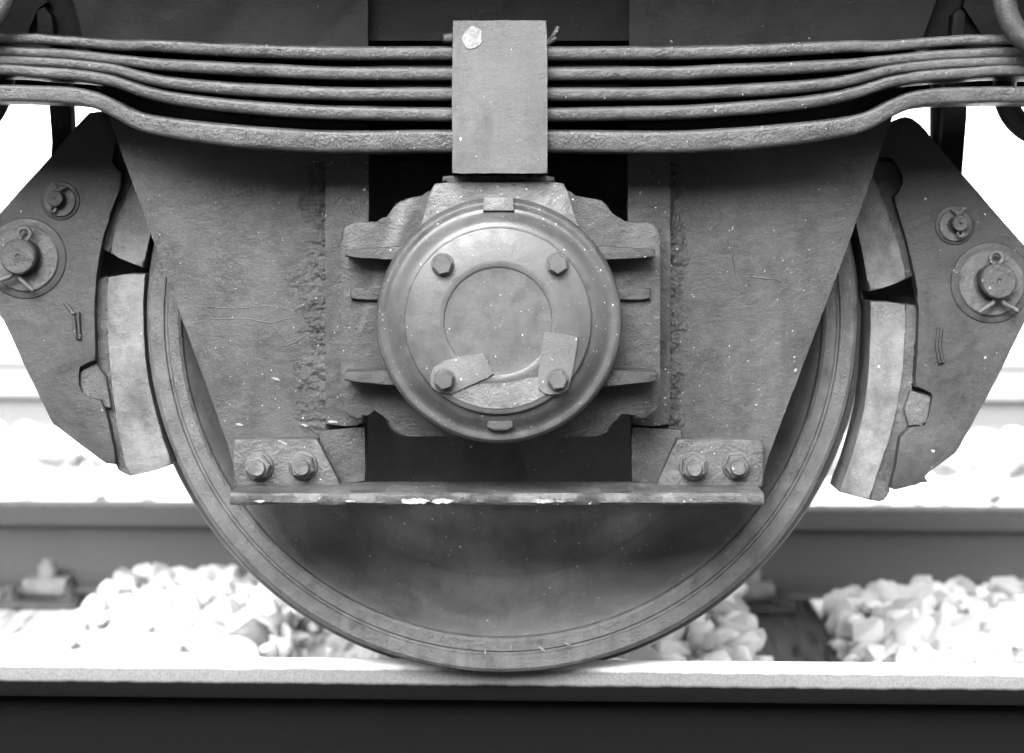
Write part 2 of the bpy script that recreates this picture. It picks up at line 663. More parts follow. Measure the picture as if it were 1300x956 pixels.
def lathe_z(name, prof, cx, cy, mat, parent, seg=14):
    bm = bmesh.new()
    rings = []
    for r, z in prof:
        rings.append([bm.verts.new((cx, cy, z))] if r < 1e-6 else [bm.verts.new((cx + r * math.cos(2 * math.pi * i / seg), cy + r * math.sin(2 * math.pi * i / seg), z)) for i in range(seg)])
    for A, B in zip(rings[:-1], rings[1:]):
        for i in range(seg):
            j = (i + 1) % seg
            if len(A) == 1:
                bm.faces.new((A[0], B[i], B[j]))
            else:
                bm.faces.new((A[i], B[i], B[j], A[j]))
    return finish(name, bm, mat, parent, 35)


SL = (-.985, -.285, .405)
sleeper(SL[0], M_WOOD_PALE, 'pale bleached timber sleeper with split top carrying a rail clamp')
sleeper(SL[1], M_WOOD_PALE, 'pale timber sleeper lying in the ballast right behind the wheel')
sleeper(SL[2], M_WOOD_DARK, 'dark fibrous timber sleeper half buried in pale ballast stones')

# ------------------------------------------------------------------ ballast


def hull_stone(seed):
    r = random.Random(seed)
    bm = bmesh.new()
    sx, sy, sz = r.uniform(.85, 1.25), r.uniform(.75, 1.1), r.uniform(.6, .9)
    for i in range(21):
        v = Vector((r.gauss(0, 1), r.gauss(0, 1), r.gauss(0, 1))).normalized() * r.uniform(.82, 1.0)
        # flatten towards a box so that it reads as crushed rock
        v = Vector([math.copysign(abs(c) ** .8, c) for c in v])
        bm.verts.new((v.x * sx, v.y * sy, v.z * sz))
    res = bmesh.ops.convex_hull(bm, input=bm.verts[:])
    bmesh.ops.delete(bm, geom=[v for v in bm.verts if not v.link_faces], context='VERTS')
    return bm


STONES = []
for s_ in range(14):
    bm = hull_stone(s_)
    bmesh.ops.recalc_face_normals(bm, faces=bm.faces[:])
    me = bpy.data.meshes.new('stone')
    bm.to_mesh(me)
    bm.free()
    for p in me.polygons:
        p.use_smooth = True
    me.set_sharp_from_angle(angle=math.radians(46))
    me.materials.append(M_STONE)
    STONES.append(me)
STONE_V = [np.array([v.co[:] for v in m.vertices]) for m in STONES]
STONE_F = [np.array([p.vertices[:] for p in m.polygons if len(p.vertices) == 3]) for m in STONES]

bm = bmesh.new()
bz = -.218
nx, ny = 90, 60
gg = [[bm.verts.new((-4 + 8 * i / nx, -.1 + 3.1 * j / ny, bz + .012 * noise.noise(Vector((i * .9, j * .9, 0))))) for i in range(nx + 1)] for j in range(ny + 1)]
for j in range(ny):
    for i in range(nx):
        bm.faces.new((gg[j][i], gg[j][i + 1], gg[j + 1][i + 1], gg[j + 1][i]))
ballast = finish('ballast_bed', bm, M_GROUND, None, 40, (0, 0, 1))
tag(ballast, 'bed of pale broken stone under the track', 'ballast', kind='structure')


def heap(x, y):
    """height of the ballast surface, lower over the sleepers"""
    d = min(abs(x - s) for s in SL)
    if x > 1.0:
        d = .3
    k = min(1, max(0, (d - .125) / .05))
    z = -.205 + (.076 if x < 0 else .066) * k
    if .27 < x < .375:                    # stones spilled over the dark sleeper
        z = max(z, -.150)
    z += .012 * noise.noise(Vector((x * 3.1, y * 3.1, 5))) * k
    if y > 1.42:
        z -= .05
    return z


cands = []
yy = .16
while yy < 1.49:
    xx = -1.35
    while xx < 1.35:
        for layer in range(2):
            x = xx + random.uniform(-.016, .016)
            y = yy + random.uniform(-.016, .016)
            r = random.choice((.017, .02, .023, .027, .031, .036))
            on_sleeper = min(abs(x - s) for s in SL) < .125
            z = heap(x, y) - layer * .038 + random.uniform(-.012, .014)
            if on_sleeper and z < -.190 + r * .55:
                continue
            if on_sleeper and layer == 0 and not .27 < x < .375 and random.random() < .85:
                continue
            if y > 1.505 - .02 and z > -.13:
                continue
            # right-hand lane where the dark sleeper stays bare
            if .375 < x < .54 and .35 < y < 1.40:
                continue
            cands.append((x, y, z, r, layer))
        xx += .040
    yy += .040


def seen(c):
    x, y, z, r, layer = c
    if layer:
        return -1
    p = track(x, y, z)
    s = FPX / (p.y - CAM_Y)
    px = HX + p.x * s
    py = HY + (CAM_Z - p.z) * s
    if not (-10 < px < 1310) or py > 842:
        return -1
    if (px - 637) ** 2 + (py - 403) ** 2 < 440 ** 2:
        return -1
    return r * s


order = sorted(cands, key=seen, reverse=True)
single = [c for c in order[:300] if seen(c) > 0]
rest = order[len(single):]


def rot_for(r):
    return Matrix.Rotation(r.uniform(0, 6.28), 3, 'Z') @ Matrix.Rotation(r.uniform(-.6, .6), 3, 'X') @ Matrix.Rotation(r.uniform(-.6, .6), 3, 'Y')


rr = random.Random(3)
for x, y, z, r, layer in single:
    o = bpy.data.objects.new('stone', STONES[rr.randrange(len(STONES))])
    o.location = track(x, y, z)
    o.rotation_euler = rot_for(rr).to_euler()
    q = r * 1.12
    o.scale = (q, q, q)
    o.parent = ballast
    COL.objects.link(o)


def stone_mass(name, items, parent):
    V, F, A = [], [], []
    base = 0
    for x, y, z, r in items:
        k = rr.randrange(len(STONES))
        R = np.array(rot_for(rr))
        v = STONE_V[k] @ R.T * (r * 1.12) + np.array(track(x, y, z))
        V.append(v)
        F.append(STONE_F[k] + base)
        A.append(np.full(len(v), rr.random()))
        base += len(v)
    V, F, A = np.concatenate(V), np.concatenate(F), np.concatenate(A)
    me = bpy.data.meshes.new(name)
    me.vertices.add(len(V))
    me.vertices.foreach_set('co', V.astype(np.float32).ravel())
    me.loops.add(len(F) * 3)
    me.loops.foreach_set('vertex_index', F.astype(np.int32).ravel())
    me.polygons.add(len(F))
    me.polygons.foreach_set('loop_start', np.arange(0, len(F) * 3, 3, dtype=np.int32))
    me.update(calc_edges=True)
    at = me.attributes.new('shade', 'FLOAT', 'POINT')
    at.data.foreach_set('value', A.astype(np.float32))
    me.materials.append(M_STONE)
    o = bpy.data.objects.new(name, me)
    COL.objects.link(o)
    if parent:
        o.parent = parent
    tag(o, kind='stuff')
    return o


stone_mass('loose_ballast', [c[:4] for c in rest], ballast)
more = []
for i in range(500):                             # shoulder and the cess beyond the far rail
    x, y = random.uniform(-2.6, 2.6), random.uniform(1.70, 3.9)
    more.append((x, y, -.213 + random.uniform(-.012, .006), random.uniform(.014, .026)))
for i in range(1200):
    more.append((random.uniform(-3.6, 3.6), random.uniform(3.9, Y_N1 - .09), -.18 + random.uniform(-.02, .03), random.uniform(.025, .045)))
for i in range(1600):
    more.append((random.uniform(-4, 4), random.uniform(Y_N1 + .09, Y_N2 - .1), -.17 + random.uniform(-.02, .03), random.uniform(.025, .045)))
o = stone_mass('gravel_scatter', more, None)
tag(o, 'pale broken stones scattered beside and between the tracks', 'gravel')

# ------------------------------------------------------------------ the wagon
WAG = empty('freight_wagon', None, (0, 0, 0))
tag(WAG, 'dark grey railway freight wagon seen at one wheel with leaf spring and axle box', 'wagon')

# underframe
SB0, SB1 = .811, 1.06


def sole_bar(y, sgn):
    # channel section, web towards the outside
    pr = [(0, SB0), (.085, SB0), (.085, SB0 + .014), (.012, SB0 + .022), (.012, SB1 - .022), (.085, SB1 - .014), (.085, SB1), (0, SB1)]
    bm = bmesh.new()
    A = [bm.verts.new((-3.4, y + sgn * a, b)) for a, b in pr]
    B = [bm.verts.new((3.4, y + sgn * a, b)) for a, b in pr]
    n = len(pr)
    for i in range(n):
        bm.faces.new((A[i], A[(i + 1) % n], B[(i + 1) % n], B[i]))
    bm.faces.new(A)
    bm.faces.new(B[::-1])
    return finish('sole_bar', bm, M_DARK, WAG, 30)


sole_bar(-.076, 1)
sole_bar(1.77, -1)
box('wagon_floor', (-3.4, -.45, 1.062), (3.4, 1.96, 1.12), M_DARK, WAG, .004)
box('body_side', (-3.4, -.45, 1.122), (3.4, -.40, 1.5), M_BODY, WAG, .004)
box('body_side', (-3.4, 1.91, 1.122), (3.4, 1.96, 1.5), M_BODY, WAG, .004)
for xx in (-1.35, 1.35):
    box('cross_member', (xx - .05, -.02, .84), (xx + .05, 1.68, 1.058), M_DARK, WAG, .004)

prism('gap_light_block', [(455, 40), (812, 40), (812, 196), (780, 206), (486, 206), (455, 196)], -.062, .02, M_DARK, WAG, .003)  # added plate that keeps light off the wheel web in the horn gap
# wheelset ---------------------------------------------------------------
WX, WZ, WR = S(637.5 - HX, 0), .46, .46
WS = empty('wheelset', WAG)
rim = [(.4605, .030), (.4600, .010), (.4575, .003), (.453, .0), (.4365, .0), (.4350, .0028), (.4325, .0030), (.4305, .0006),
       (.4180, .0010), (.4145, .0035), (.4125, .009)]
dish = [(.4125, .009), (.409, .013), (.404, .022), (.393, .039), (.381, .055), (.368, .068), (.356, .0755), (.349, .0775), (.345, .0805), (.339, .081), (.334, .0835), (.322, .0845), (.320, .0855), (.300, .0857), (.298, .0848),
        (.28, .084), (.22, .074), (.16, .048), (.13, .022), (.12, .008), (.118, -.015), (.085, -.017), (.085, .16), (.12, .16), (.125, .12), (.2, .108), (.30, .106), (.36, .110), (.395, .125), (.4125, .128)]
tread = [(.4125, .128), (.420, .134), (.478, .134), (.486, .129), (.488, .122), (.485, .114), (.475, .1065), (.466, .101), (.4625, .09), (.4605, .030)]


def wheel(y0, sgn):
    mp = lambda pr: [(r, y0 + sgn * y) for r, y in pr]
    wh = lathe('wheel', mp(dish), WX, WZ, M_WHEEL, WS, 160, rev=sgn < 0)
    lathe('wheel_tread', mp(tread), WX, WZ, M_TYRE, WS, 160, rev=sgn < 0)
    lathe('wheel_rim', mp(rim), WX, WZ, M_TYRE, WS, 200, rev=sgn < 0)


wheel(0, 1)
wheel(1.656, -1)
lathe('axle', [(0, -.24), (.06, -.24), (.06, -.06), (.075, -.05), (.0845, -.018), (.0845, .18), (.075, .25), (.075, 1.4), (.0845, 1.48), (.0845, 1.67), (.06, 1.72), (.06, 1.9), (0, 1.9)], WX, WZ, M_DARK, WS, 40, rev=True)

# axle guards --------------------------------------------------------------
YG = -.10


def crust(parent, x_edge, x_out, y0, y1, seed):
    """thick caked grime and weld spatter heaped against the liner"""
    nx, ny = 70, 260
    bm = bmesh.new()
    g = []
    for j in range(ny + 1):
        py = y0 + (y1 - y0) * j / ny
        row = []
        for i in range(nx + 1):
            u = i / nx
            px = x_edge + (x_out - x_edge) * u
            X, Z = P(px, py, YG)
            v = Vector((X * 26, seed, Z * 26))
            lump = noise.fractal(v * 1.3, .7, 2.1, 6)
            tear = noise.noise(Vector((X * 60 + 3 * lump, seed + 7, Z * 190)))
            fine = noise.fractal(v * 5.0, .7, 2.0, 4)
            w_ = noise.noise(Vector((seed * 3, 1, Z * 11))) * .3 + noise.noise(Vector((seed, 4, Z * 40))) * .12
            env = max(0, 1 - u / max(.15, .5 + w_)) ** .8
            ends = min(1, j / 12, (ny - j) / 12)
            h = (.0032 + .0046 * lump + .0018 * tear + .0018 * fine) * env * ends - .0002 - .0012 * (1 - env)
            row.append(bm.verts.new((X, YG - h, Z)))
        g.append(row)
    for j in range(ny):
        for i in range(nx):
            bm.faces.new((g[j][i], g[j][i + 1], g[j + 1][i + 1], g[j + 1][i]))
    return finish('grime_crust', bm, M_CRUST, parent, 60, (0, -1, 0))


def weld_vein(parent, pts, r):
    """raised crack or paint wrinkle running over the plate"""
    out = []
    for i in range(len(pts) - 1):
        a, b = Vector(pts[i]), Vector(pts[i + 1])
        k = 8
        for j in range(k):
            p = a.lerp(b, j / k) + Vector((random.uniform(-.8, .8), random.uniform(-.8, .8)))
            X, Z = P(p.x, p.y, YG)
            out.append((X, YG + r * .35, Z))
    n = len(out)
    return tube('paint_ridge', out, [r * (.35 + .65 * math.sin(math.pi * (i + .5) / n)) for i in range(n)], M_PLATE, parent, 8)


gl = prism('axle_guard', [(75, -70), (466, -70), (466, 612), (405, 616), (300, 616), (294, 577), (142, 160)], YG, .02, M_PLATE, WAG, .0015, 14, .35)
prism('horn_liner', [(413, 150), (468, 150), (468, 519), (463, 538), (452, 540), (436, 541), (413, 541)], -.117, .030, M_LINER, gl, .003, 16, .4)
prism('horn_foot', [(406, 547), (463, 542), (464, 612), (424, 613), (406, 575)], -.114, .030, M_LINER, gl, .002, 14, .4)
prism('guard_shade_sheet', [(73, -72), (467, -72), (467, 112), (123.5, 112)], -.107, .006, M_GUARD_SHADE, gl, .001, 14, .3)  # added dark sheet, painted shade over the top of the left guard
crust(gl, 414, 316, 205, 556, 3)
weld_vein(gl, [(404, 389), (372, 394), (340, 388), (300, 392), (250, 389), (228, 390)], .0009)
weld_vein(gl, [(408, 397), (380, 402), (345, 410), (310, 404), (270, 405), (236, 412)], .0010)
weld_vein(gl, [(400, 418), (385, 428), (366, 438), (352, 440)], .0011)
gr = prism('axle_guard', [(800, -70), (1213, -70), (1130, 157), (1073.5, 320), (970, 594), (968, 616), (802, 616)], YG, .02, M_PLATE, WAG, .0015, 14, .35)
prism('horn_liner', [(797, 150), (851, 150), (851, 541), (830, 541), (806, 540), (802, 536), (797, 519)], -.117, .030, M_LINER, gr, .003, 16, .4)
prism('horn_foot', [(802, 542), (866, 546), (866, 575), (846, 613), (802, 612)], -.114, .030, M_LINER, gr, .002, 14, .4)
prism('guard_shade_sheet', [(799, -72), (1215, -72), (1148, 112), (799, 112)], -.107, .006, M_GUARD_SHADE, gr, .001, 14, .3)  # same painted shade sheet for the right guard
crust(gr, 849, 905, 205, 556, 11)
weld_vein(gr, [(934, 350), (960, 352), (985, 355), (1012, 361)], .0014)
weld_vein(gr, [(934, 350), (931, 335), (929, 305)], .001)


def nut_bolt(px, py, y, r_px, parent, name='bolt', mat=None, stud=True, turn=.3, wash=True):
    """washer, hexagon nut and stud end as one bolt standing out of a plate at depth y"""
    cx, cz = P(px, py, y)
    r = S(r_px, y)
    root = empty(name, parent) if False else None
    bm = bmesh.new()

    def add(prof, seg, a0=0):
        rings = []
        for q, yy_ in prof:
            rings.append([bm.verts.new((cx, yy_, cz))] if q < 1e-6 else [bm.verts.new((cx + q * math.cos(a0 + 2 * math.pi * i / seg), yy_, cz + q * math.sin(a0 + 2 * math.pi * i / seg))) for i in range(seg)])
        for A, B in zip(rings[:-1], rings[1:]):
            for i in range(seg):
                j = (i + 1) % seg
                if len(B) == 1:
                    bm.faces.new((A[i], A[j], B[0]))
                else:
                    bm.faces.new((A[i], A[j], B[j], B[i]))
    top = y
    if wash:
        add([(r * 1.12, y + .002), (r * 1.12, y - .0025), (r * 1.06, y - .0035), (0, y - .0035)], 28)
        top = y - .003
    hh = r * .82
    add([(r, top + .001), (r, top - hh * .82), (r * .86, top - hh), (0, top - hh)], 6, turn)
    if stud:
        q = r * .60
        add([(q, top - hh + .002), (q, top - hh - r * .50), (q * .88, top - hh - r * .60), (0, top - hh - r * .60)], 20)
    o = finish(name, bm, mat or M_BOLT, parent, 30)
    return o


# horn stay ----------------------------------------------------------------
YS0, YS1 = -.215, -.104
zt = P(0, 626.5, YS0)[1]
zb = P(0, 641, YS0)[1]
x0s, x1s = P(292, 0, YS0)[0], P(970, 0, YS0)[0]
bm = bmesh.new()
nx = 150
front = []
prs = [(YS1, zt), (YS0 + .003, zt), (YS0, zt - .003), (YS0, zb + .003), (YS0 + .003, zb), (YS1, zb)]
ringz = []
for i in range(nx + 1):
    x = x0s + (x1s - x0s) * i / nx
    rg = []
    for k, (a, b) in enumerate(prs):
        dz = .0011 * noise.noise(Vector((x * 22, k * .9, 3)))
        dy = .0014 * noise.noise(Vector((x * 30, k * 1.7, 8)))
        rg.append(bm.verts.new((x, a + (dy if 0 < k < 5 else 0), b + dz)))
    ringz.append(rg)
for A, B in zip(ringz[:-1], ringz[1:]):
    for k in range(6):
        bm.faces.new((A[k], A[(k + 1) % 6], B[(k + 1) % 6], B[k]))
bm.faces.new(ringz[0])
bm.faces.new(ringz[-1][::-1])
stay = finish('stay_bar', bm, M_STAY, WAG, 40)
YB = -.134
prism('end_plate', [(297, 558), (402, 557.5), (434, 618), (297, 618)], YB, .031, M_STAY, stay, .0025, 14, .35)
prism('end_plate', [(860, 557.5), (968, 558.5), (968, 618), (832, 618)], YB, .031, M_STAY, stay, .0025, 14, .35)
for px, py, t in ((329, 592, .2), (385, 591, .75), (880, 592, .5), (935, 591, .1)):
    nut_bolt(px, py, YB, 16.5, stay, 'nut', M_BOLT, True, t)
# flakes of white paint left on the edge of the bar
for cx_, w_, h_ in ((527, 36, 7), (562, 26, 6), (688, 30, 4.5), (712, 12, 3.5), (445, 12, 2), (330, 14, 3)):
    pts = []
    nk = 26
    for k in range(nk):
        a = 2 * math.pi * k / nk
        rr_ = 1 + random.uniform(-.42, .3)
        pts.append((cx_ + w_ / 2 * math.cos(a) * (1 + random.uniform(-.15, .15)), 636.5 + h_ * .55 * math.sin(a) * rr_))
    pts = [(a, min(max(b, 629.5), 640)) for a, b in pts]
    prism('paint_flake', pts, YS0 - .0022, .003, M_WHITE, stay, 0)

# axle box -------------------------------------------------------------------
AX, AZ = -.0152, .470
AB = empty('axle_box', WAG)
YF = -.19
prism('flange_plate', [(433, 300), (436, 288), (446, 283), (487, 281), (495, 270), (503, 258), (516, 252), (545, 247), (560, 235), (708, 235), (722, 247),
                       (764, 254), (772, 262), (780, 278), (786, 281), (828, 283), (837, 290), (838, 300), (838, 511), (824, 531), (804, 531), (804, 524),
                       (799, 521), (786, 521), (780, 530), (776, 543), (766, 554), (508, 554), (498, 548), (491, 537), (488, 524), (483, 521), (468, 521), (463, 525),
                       (462, 531), (446, 531), (433, 511)], YF, .069, M_FLANGE, AB, .004, 9, .25)
prism('box_body', [(490, 284), (776, 284), (786, 525), (480, 525)], -.1205, .095, M_FLANGE, AB, .004)
# spring seat on top: sloping sided block
prism('spring_seat', [(552, 233), (572, 231.5), (640, 232), (700, 231), (716, 233), (719, 240), (730, 275), (738, 300), (530, 300), (538, 275), (548, 240)], -.224, .10, M_SEAT, AB, .006, 10, .5)
prism('seat_pad', [(562, 224), (594, 222), (612, 224), (640, 223), (662, 225), (684, 222), (703, 224), (705, 231), (561, 231)], -.214, .09, M_HANGER, AB, .003, 6, .8)

hous = [(.1445, -.10), (.1445, -.250), (.1438, -.2565), (.1418, -.2615), (.1390, -.2642), (.1360, -.2648), (.1330, -.2640), (.1300, -.2645), (.1265, -.2668), (.1220, -.2712),
        (.1175, -.2752), (.1135, -.2778), (.1100, -.2786), (.05, -.2786)]
lathe('housing', hous, AX, AZ, M_BOX, AB, 128)
cov = [(.1085, -.258), (.1085, -.2840), (.1077, -.2862), (.1060, -.2872), (.0740, -.2875), (.0715, -.2881), (.0640, -.2883), (.0628, -.2876), (.0622, -.2860), (.0600, -.2857), (.05, -.2857), (0, -.2858)]
CV = lathe('cover', cov, AX - .001, AZ + .001, M_COVER, AB, 128)
for px, py, t in ((562, 336, .2), (708, 335, .6), (564, 482, .35), (708, 482, .1)):
    nut_bolt(px, py, -.2872 if py < 400 else -.2915, 13.2 if py < 400 else 12.6, AB, 'cover_bolt', M_BOLT if False else M_COVER, False, t)
prism('lock_tab', [(546, 478), (550, 467), (567, 457), (590, 452), (614, 448.5), (620, 462), (627, 475), (602, 487), (573, 500), (556, 498), (547, 490)], -.2912, .0036, M_BUCKLE, AB, .0008, 8, .5)
prism('lock_tab', [(684, 494), (684, 470), (687, 446), (690, 422), (712, 424), (734, 428), (730, 452), (726, 476), (721, 494), (710, 501), (694, 501)], -.2912, .0036, M_BUCKLE, AB, .0008, 8, .5)
for pts, yf in (([(438, 318), (470, 315.5), (512, 313), (512, 330), (438, 326)], -.232), ([(832, 317), (800, 315), (758, 313), (758, 330), (832, 326)], -.232),
                ([(445, 366), (490, 366), (490, 380), (445, 380)], -.199), ([(826, 366), (780, 366), (780, 380), (826, 380)], -.199),
                ([(437, 473), (512, 469), (512, 490), (437, 483)], -.242), ([(835, 473), (758, 469), (758, 491), (835, 484)], -.242)):
    prism('rib', pts, yf, abs(yf - YF) + .02, M_FLANGE, AB, .002, 12, .3)
prism('top_lug', [(614, 250.5), (652, 250.5), (653, 268), (613, 268)], -.2700, .03, M_SEAT, AB, .002)
bm_c = P(635, 537, -.268)
pts = [(632 + 112 * math.cos(math.radians(t)), 407 + 112 * math.sin(math.radians(t))) for t in range(52, 131, 6)] + [(590, 492), (612, 487), (640, 487), (664, 482), (684, 478)]
prism('pale_crescent', pts, -.2884, .002, M_SEAT, AB, .0006)  # thin paler crescent on the lower part of the cover
prism('drain_plug', [(619, 528), (651, 528), (652, 543), (643, 547), (626, 547), (618, 543)], -.276, .03, M_COVER, AB, .003)

# leaf spring ----------------------------------------------------------------
SPR = empty('leaf_spring', WAG)
YSP0, YSP1 = -.23, -.113
LX = [-130, 0, 40, 70, 100, 117, 144, 165, 184, 217, 267, 334, 433, 574, 640]
LEAF = [
    ([46, 42, 42, 44, 46, 47.5, 49.5, 50, 49.5, 50.5, 53, 55.5, 58, 58.5, 58.5], 13.5, 18),
    ([61, 58, 60, 61, 63.5, 65, 68, 70, 72, 74.5, 77, 80, 84, 84.5, 84.5], 13, 17.5),
    ([72, 69.5, 71, 72.5, 75, 77, 80.5, 86, 91, 97, 101.5, 106, 110, 110.5, 110.5], 13, 17.5),
    ([83, 80, 83, 85, 87.5, 90, 95, 102, 108, 115.5, 122.5, 128.5, 134, 136, 136], 15, 18),
    ([112, 107, 108, 109, 111.5, 115, 126, 137, 143.5, 149, 155, 161, 165.5, 164.5, 164.5], 21, 29),
]


def leaf(idx):
    tops, t_end, t_mid = LEAF[idx]
    bm = bmesh.new()
    rings = []
    nst = 240
    for k in range(nst + 1):
        px = -130 + (1402 + 130) * k / nst
        q = px if px <= 636 else 1272 - px
        top = float(interp(LX, tops, np.clip(q, -130, 640)))
        f = min(1, max(0, (q - 60) / 260))
        f = f * f * (3 - 2 * f)
        th = t_end + (t_mid - t_end) * f
        if px > 636:
            top += (1.5 if idx < 4 else 2.0) * min(1, max(0, (px - 900) / 250))
        top += .5 * noise.noise(Vector((px * .012, idx * 3.3, 1)))
        th += .35 * noise.noise(Vector((px * .02, idx * 3.3, 6)))
        x, z1 = P(px, top, YSP0)
        z0 = P(px, top + th, YSP0)[1]
        h = z1 - z0
        rc = h * (.34 if idx < 4 else .22)
        sec = []
        ns = 5
        for (cy, cz_, a_) in ((YSP0 + rc, z1 - rc, 90), (YSP0 + rc, z0 + rc, 180), (YSP1 - rc, z0 + rc, 270), (YSP1 - rc, z1 - rc, 0)):
            for s_ in range(ns + 1):
                a = math.radians(a_ + 90 * s_ / ns)
                sec.append((cy + rc * math.cos(a), cz_ + rc * math.sin(a)))
        rings.append([bm.verts.new((x, a, b)) for a, b in sec])
    n = len(rings[0])
    for A, B in zip(rings[:-1], rings[1:]):
        for i in range(n):
            bm.faces.new((A[i], A[(i + 1) % n], B[(i + 1) % n], B[i]))
    bm.faces.new(rings[0])
    bm.faces.new(rings[-1][::-1])
    return finish('leaf', bm, M_SPRING, SPR, 50)


for i in range(5):
    leaf(i)
YBK = -.250
prism('buckle', [(575, 26), (694, 26), (695, 120), (695, 220), (574, 220), (574, 120)], YBK, .16, M_BUCKLE, SPR, .0016, 10, .35)
pts = [(600 + 13.5 * math.cos(2 * math.pi * k / 22) * random.uniform(.8, 1.1), 48.5 + 14.5 * math.sin(2 * math.pi * k / 22) * random.uniform(.82, 1.1)) for k in range(22)]
tag(SPR, 'five stacked steel leaves held by a pale buckle with a white paint spot')
prism('paint_blob', pts, YBK - .0012, .002, M_WHITE, SPR, .0004)
prism('buckle_pin', [(562, 43), (576, 41), (576, 54), (562, 53)], -.19, .03, M_SPRING, SPR, .003)
for pa in (((690, 56), (700, 48), (706, 40), (709, 34)), ((690, 58), (699, 53), (706, 48))):
    tube('split_pin', [(P(a, b, -.19)[0], -.19, P(a, b, -.19)[1]) for a, b in pa], .0032, M_SPRING, SPR, 8)


def ring_link(px, py, rx_px, rz_px, y, tube_px, tilt, name='spring_shackle'):
    cx, cz = P(px, py, y)
    rx, rz, tr = S(rx_px, y), S(rz_px, y), S(tube_px, y)
    pts = []
    for k in range(48):
        a = 2 * math.pi * k / 48
        u, v = rx * math.cos(a), rz * math.sin(a)
        pts.append((cx + u * math.cos(tilt) - v * math.sin(tilt), y, cz + u * math.sin(tilt) + v * math.cos(tilt)))
    return tube(name, pts, tr, M_SHACKLE, WAG, 16, True)


ring_link(1318, 2, 42, 58, -.262, 15, .25)
ring_link(-38, -12, 44, 54, -.262, 14, -.25)
ring_link(1322, 118, 46, 54, -.085, 15, .35)
ring_link(-48, 108, 50, 66, -.085, 15, -.35)
# spring brackets behind the spring ends, fixed to the sole bar
prism('spring_bracket', [(-60, -60), (18, -60), (62, 4), (46, 10), (36, 34), (34, 60), (-60, 60)], -.094, .016, M_DARK, WAG, .002)
prism('spring_bracket', [(46, 14), (56, 8), (66, 20), (70, 60), (48, 60)], -.101, .024, M_DARK, WAG, .002)
prism('spring_bracket', [(1250, -60), (1345, -60), (1345, 60), (1252, 60), (1246, 40), (1222, 10), (1224, 0)], -.094, .016, M_DARK, WAG, .002)
prism('spring_bracket', [(1210, 18), (1218, 10), (1226, 16), (1224, 60), (1206, 60)], -.101, .024, M_DARK, WAG, .002)

# brake gear -----------------------------------------------------------------
YH = -.012
HL = [(113, 143), (91, 167), (63, 201), (0, 270.6), (-46, 322), (-40, 345), (0, 397), (34, 470), (67, 538), (100, 563), (134, 588), (147, 590), (144, 568), (134, 522), (128, 508),
      (104, 504), (100.5, 490), (98.5, 464), (121, 458), (119.5, 394), (122, 350), (127, 320), (135, 282), (154, 236), (155, 219), (140, 208), (140.5, 201),
      (148, 183), (146, 165), (140, 148), (132, 141)]
# dark flat hangers with pins, pale blocks
hl = prism('brake_hanger', HL, YH, .03, M_HANGER, WAG, .0025, 12, .22)
HR = [(1132, 155), (1149, 148), (1158, 150), (1169, 158), (1188, 182), (1219.5, 219), (1300, 311), (1330, 345), (1326, 362), (1300, 411), (1259, 493), (1214, 575), (1190, 592), (1170, 605),
      (1180, 612), (1163, 613), (1150, 619), (1136, 622), (1131, 620), (1138, 590), (1143, 556), (1155, 543), (1176, 542), (1184, 504), (1184.5, 497), (1162, 491.5), (1165.5, 436),
      (1167, 380), (1161.6, 350), (1152, 308), (1135, 251), (1149, 234), (1143, 212), (1135, 199), (1110, 199), (1110, 165)]
hr = prism('brake_hanger', HR, YH, .03, M_HANGER, WAG, .0025, 12, .22)
for hh, sg in ((hl, -1), (hr, 1)):
    q = lambda x: x if sg < 0 else 1272 - x + 8
    rear = [(q(85), 235), (q(120), 190), (q(175), 180), (q(190), 300), (q(188), 372), (q(160), 520), (q(100), 512), (q(85), 440)]
    prism('rear_cheek', rear, .075, .02, M_HANGER, hh, .002)


def block(front, back, lug):
    b_ = prism('brake_block', front, .004, .085, M_BLOCK, WAG, .004, 14, .3)
    prism('back_plate', back, .008, .075, M_BLOCKB, b_, .002, 7, .7)
    if lug:
        prism('lug', lug, -.004, .06, M_BLOCKB, b_, .0015)
    return b_


block([(137, 352), (160, 348.5), (184, 348), (181.5, 384), (182, 420), (184, 451), (188.5, 485), (196, 518), (206, 555), (218, 590), (190, 599), (164, 605),
       (157, 580), (149, 540), (142, 490), (137.5, 440), (136, 400)],
      [(122, 358), (128, 353), (137, 351), (136, 400), (138, 450), (145, 520), (158, 575), (165, 604.5), (150, 597), (144, 580), (138, 545), (130, 512), (124, 480), (121, 459), (124, 440), (124, 412), (121, 405)],
      [(102, 472), (122, 462), (134, 478), (141, 518), (132, 517), (128, 508), (105, 503), (102, 490)])
block([(140, 322), (160, 331), (181, 340), (186, 318), (195, 280), (211, 230), (232, 180), (200, 158), (185, 180), (170, 225), (152, 270), (145, 300)],
      [(128, 316), (140, 321), (145, 300), (152, 270), (170, 225), (185, 180), (165, 172), (149, 185), (143, 203), (152, 212), (157, 222), (156, 240), (139, 284)], None)
block([(1105, 383), (1128, 384), (1150, 387), (1148, 430), (1146, 470), (1138, 520), (1128, 560), (1112, 605), (1104, 635), (1085, 630), (1065, 624.5), (1078, 590), (1090, 550), (1097, 521),
       (1101.5, 487), (1104, 454), (1105.5, 420)],
      [(1150, 386), (1162, 388), (1165, 400), (1165, 428), (1160, 432), (1159, 470), (1158, 495), (1158, 541), (1144, 553), (1137, 590), (1131, 611), (1126, 631), (1117, 636.5), (1104, 635),
       (1112, 605), (1128, 560), (1138, 520), (1146, 470), (1148, 430)],
      [(1156, 496), (1182, 503), (1177, 537), (1154, 541), (1148, 520)])
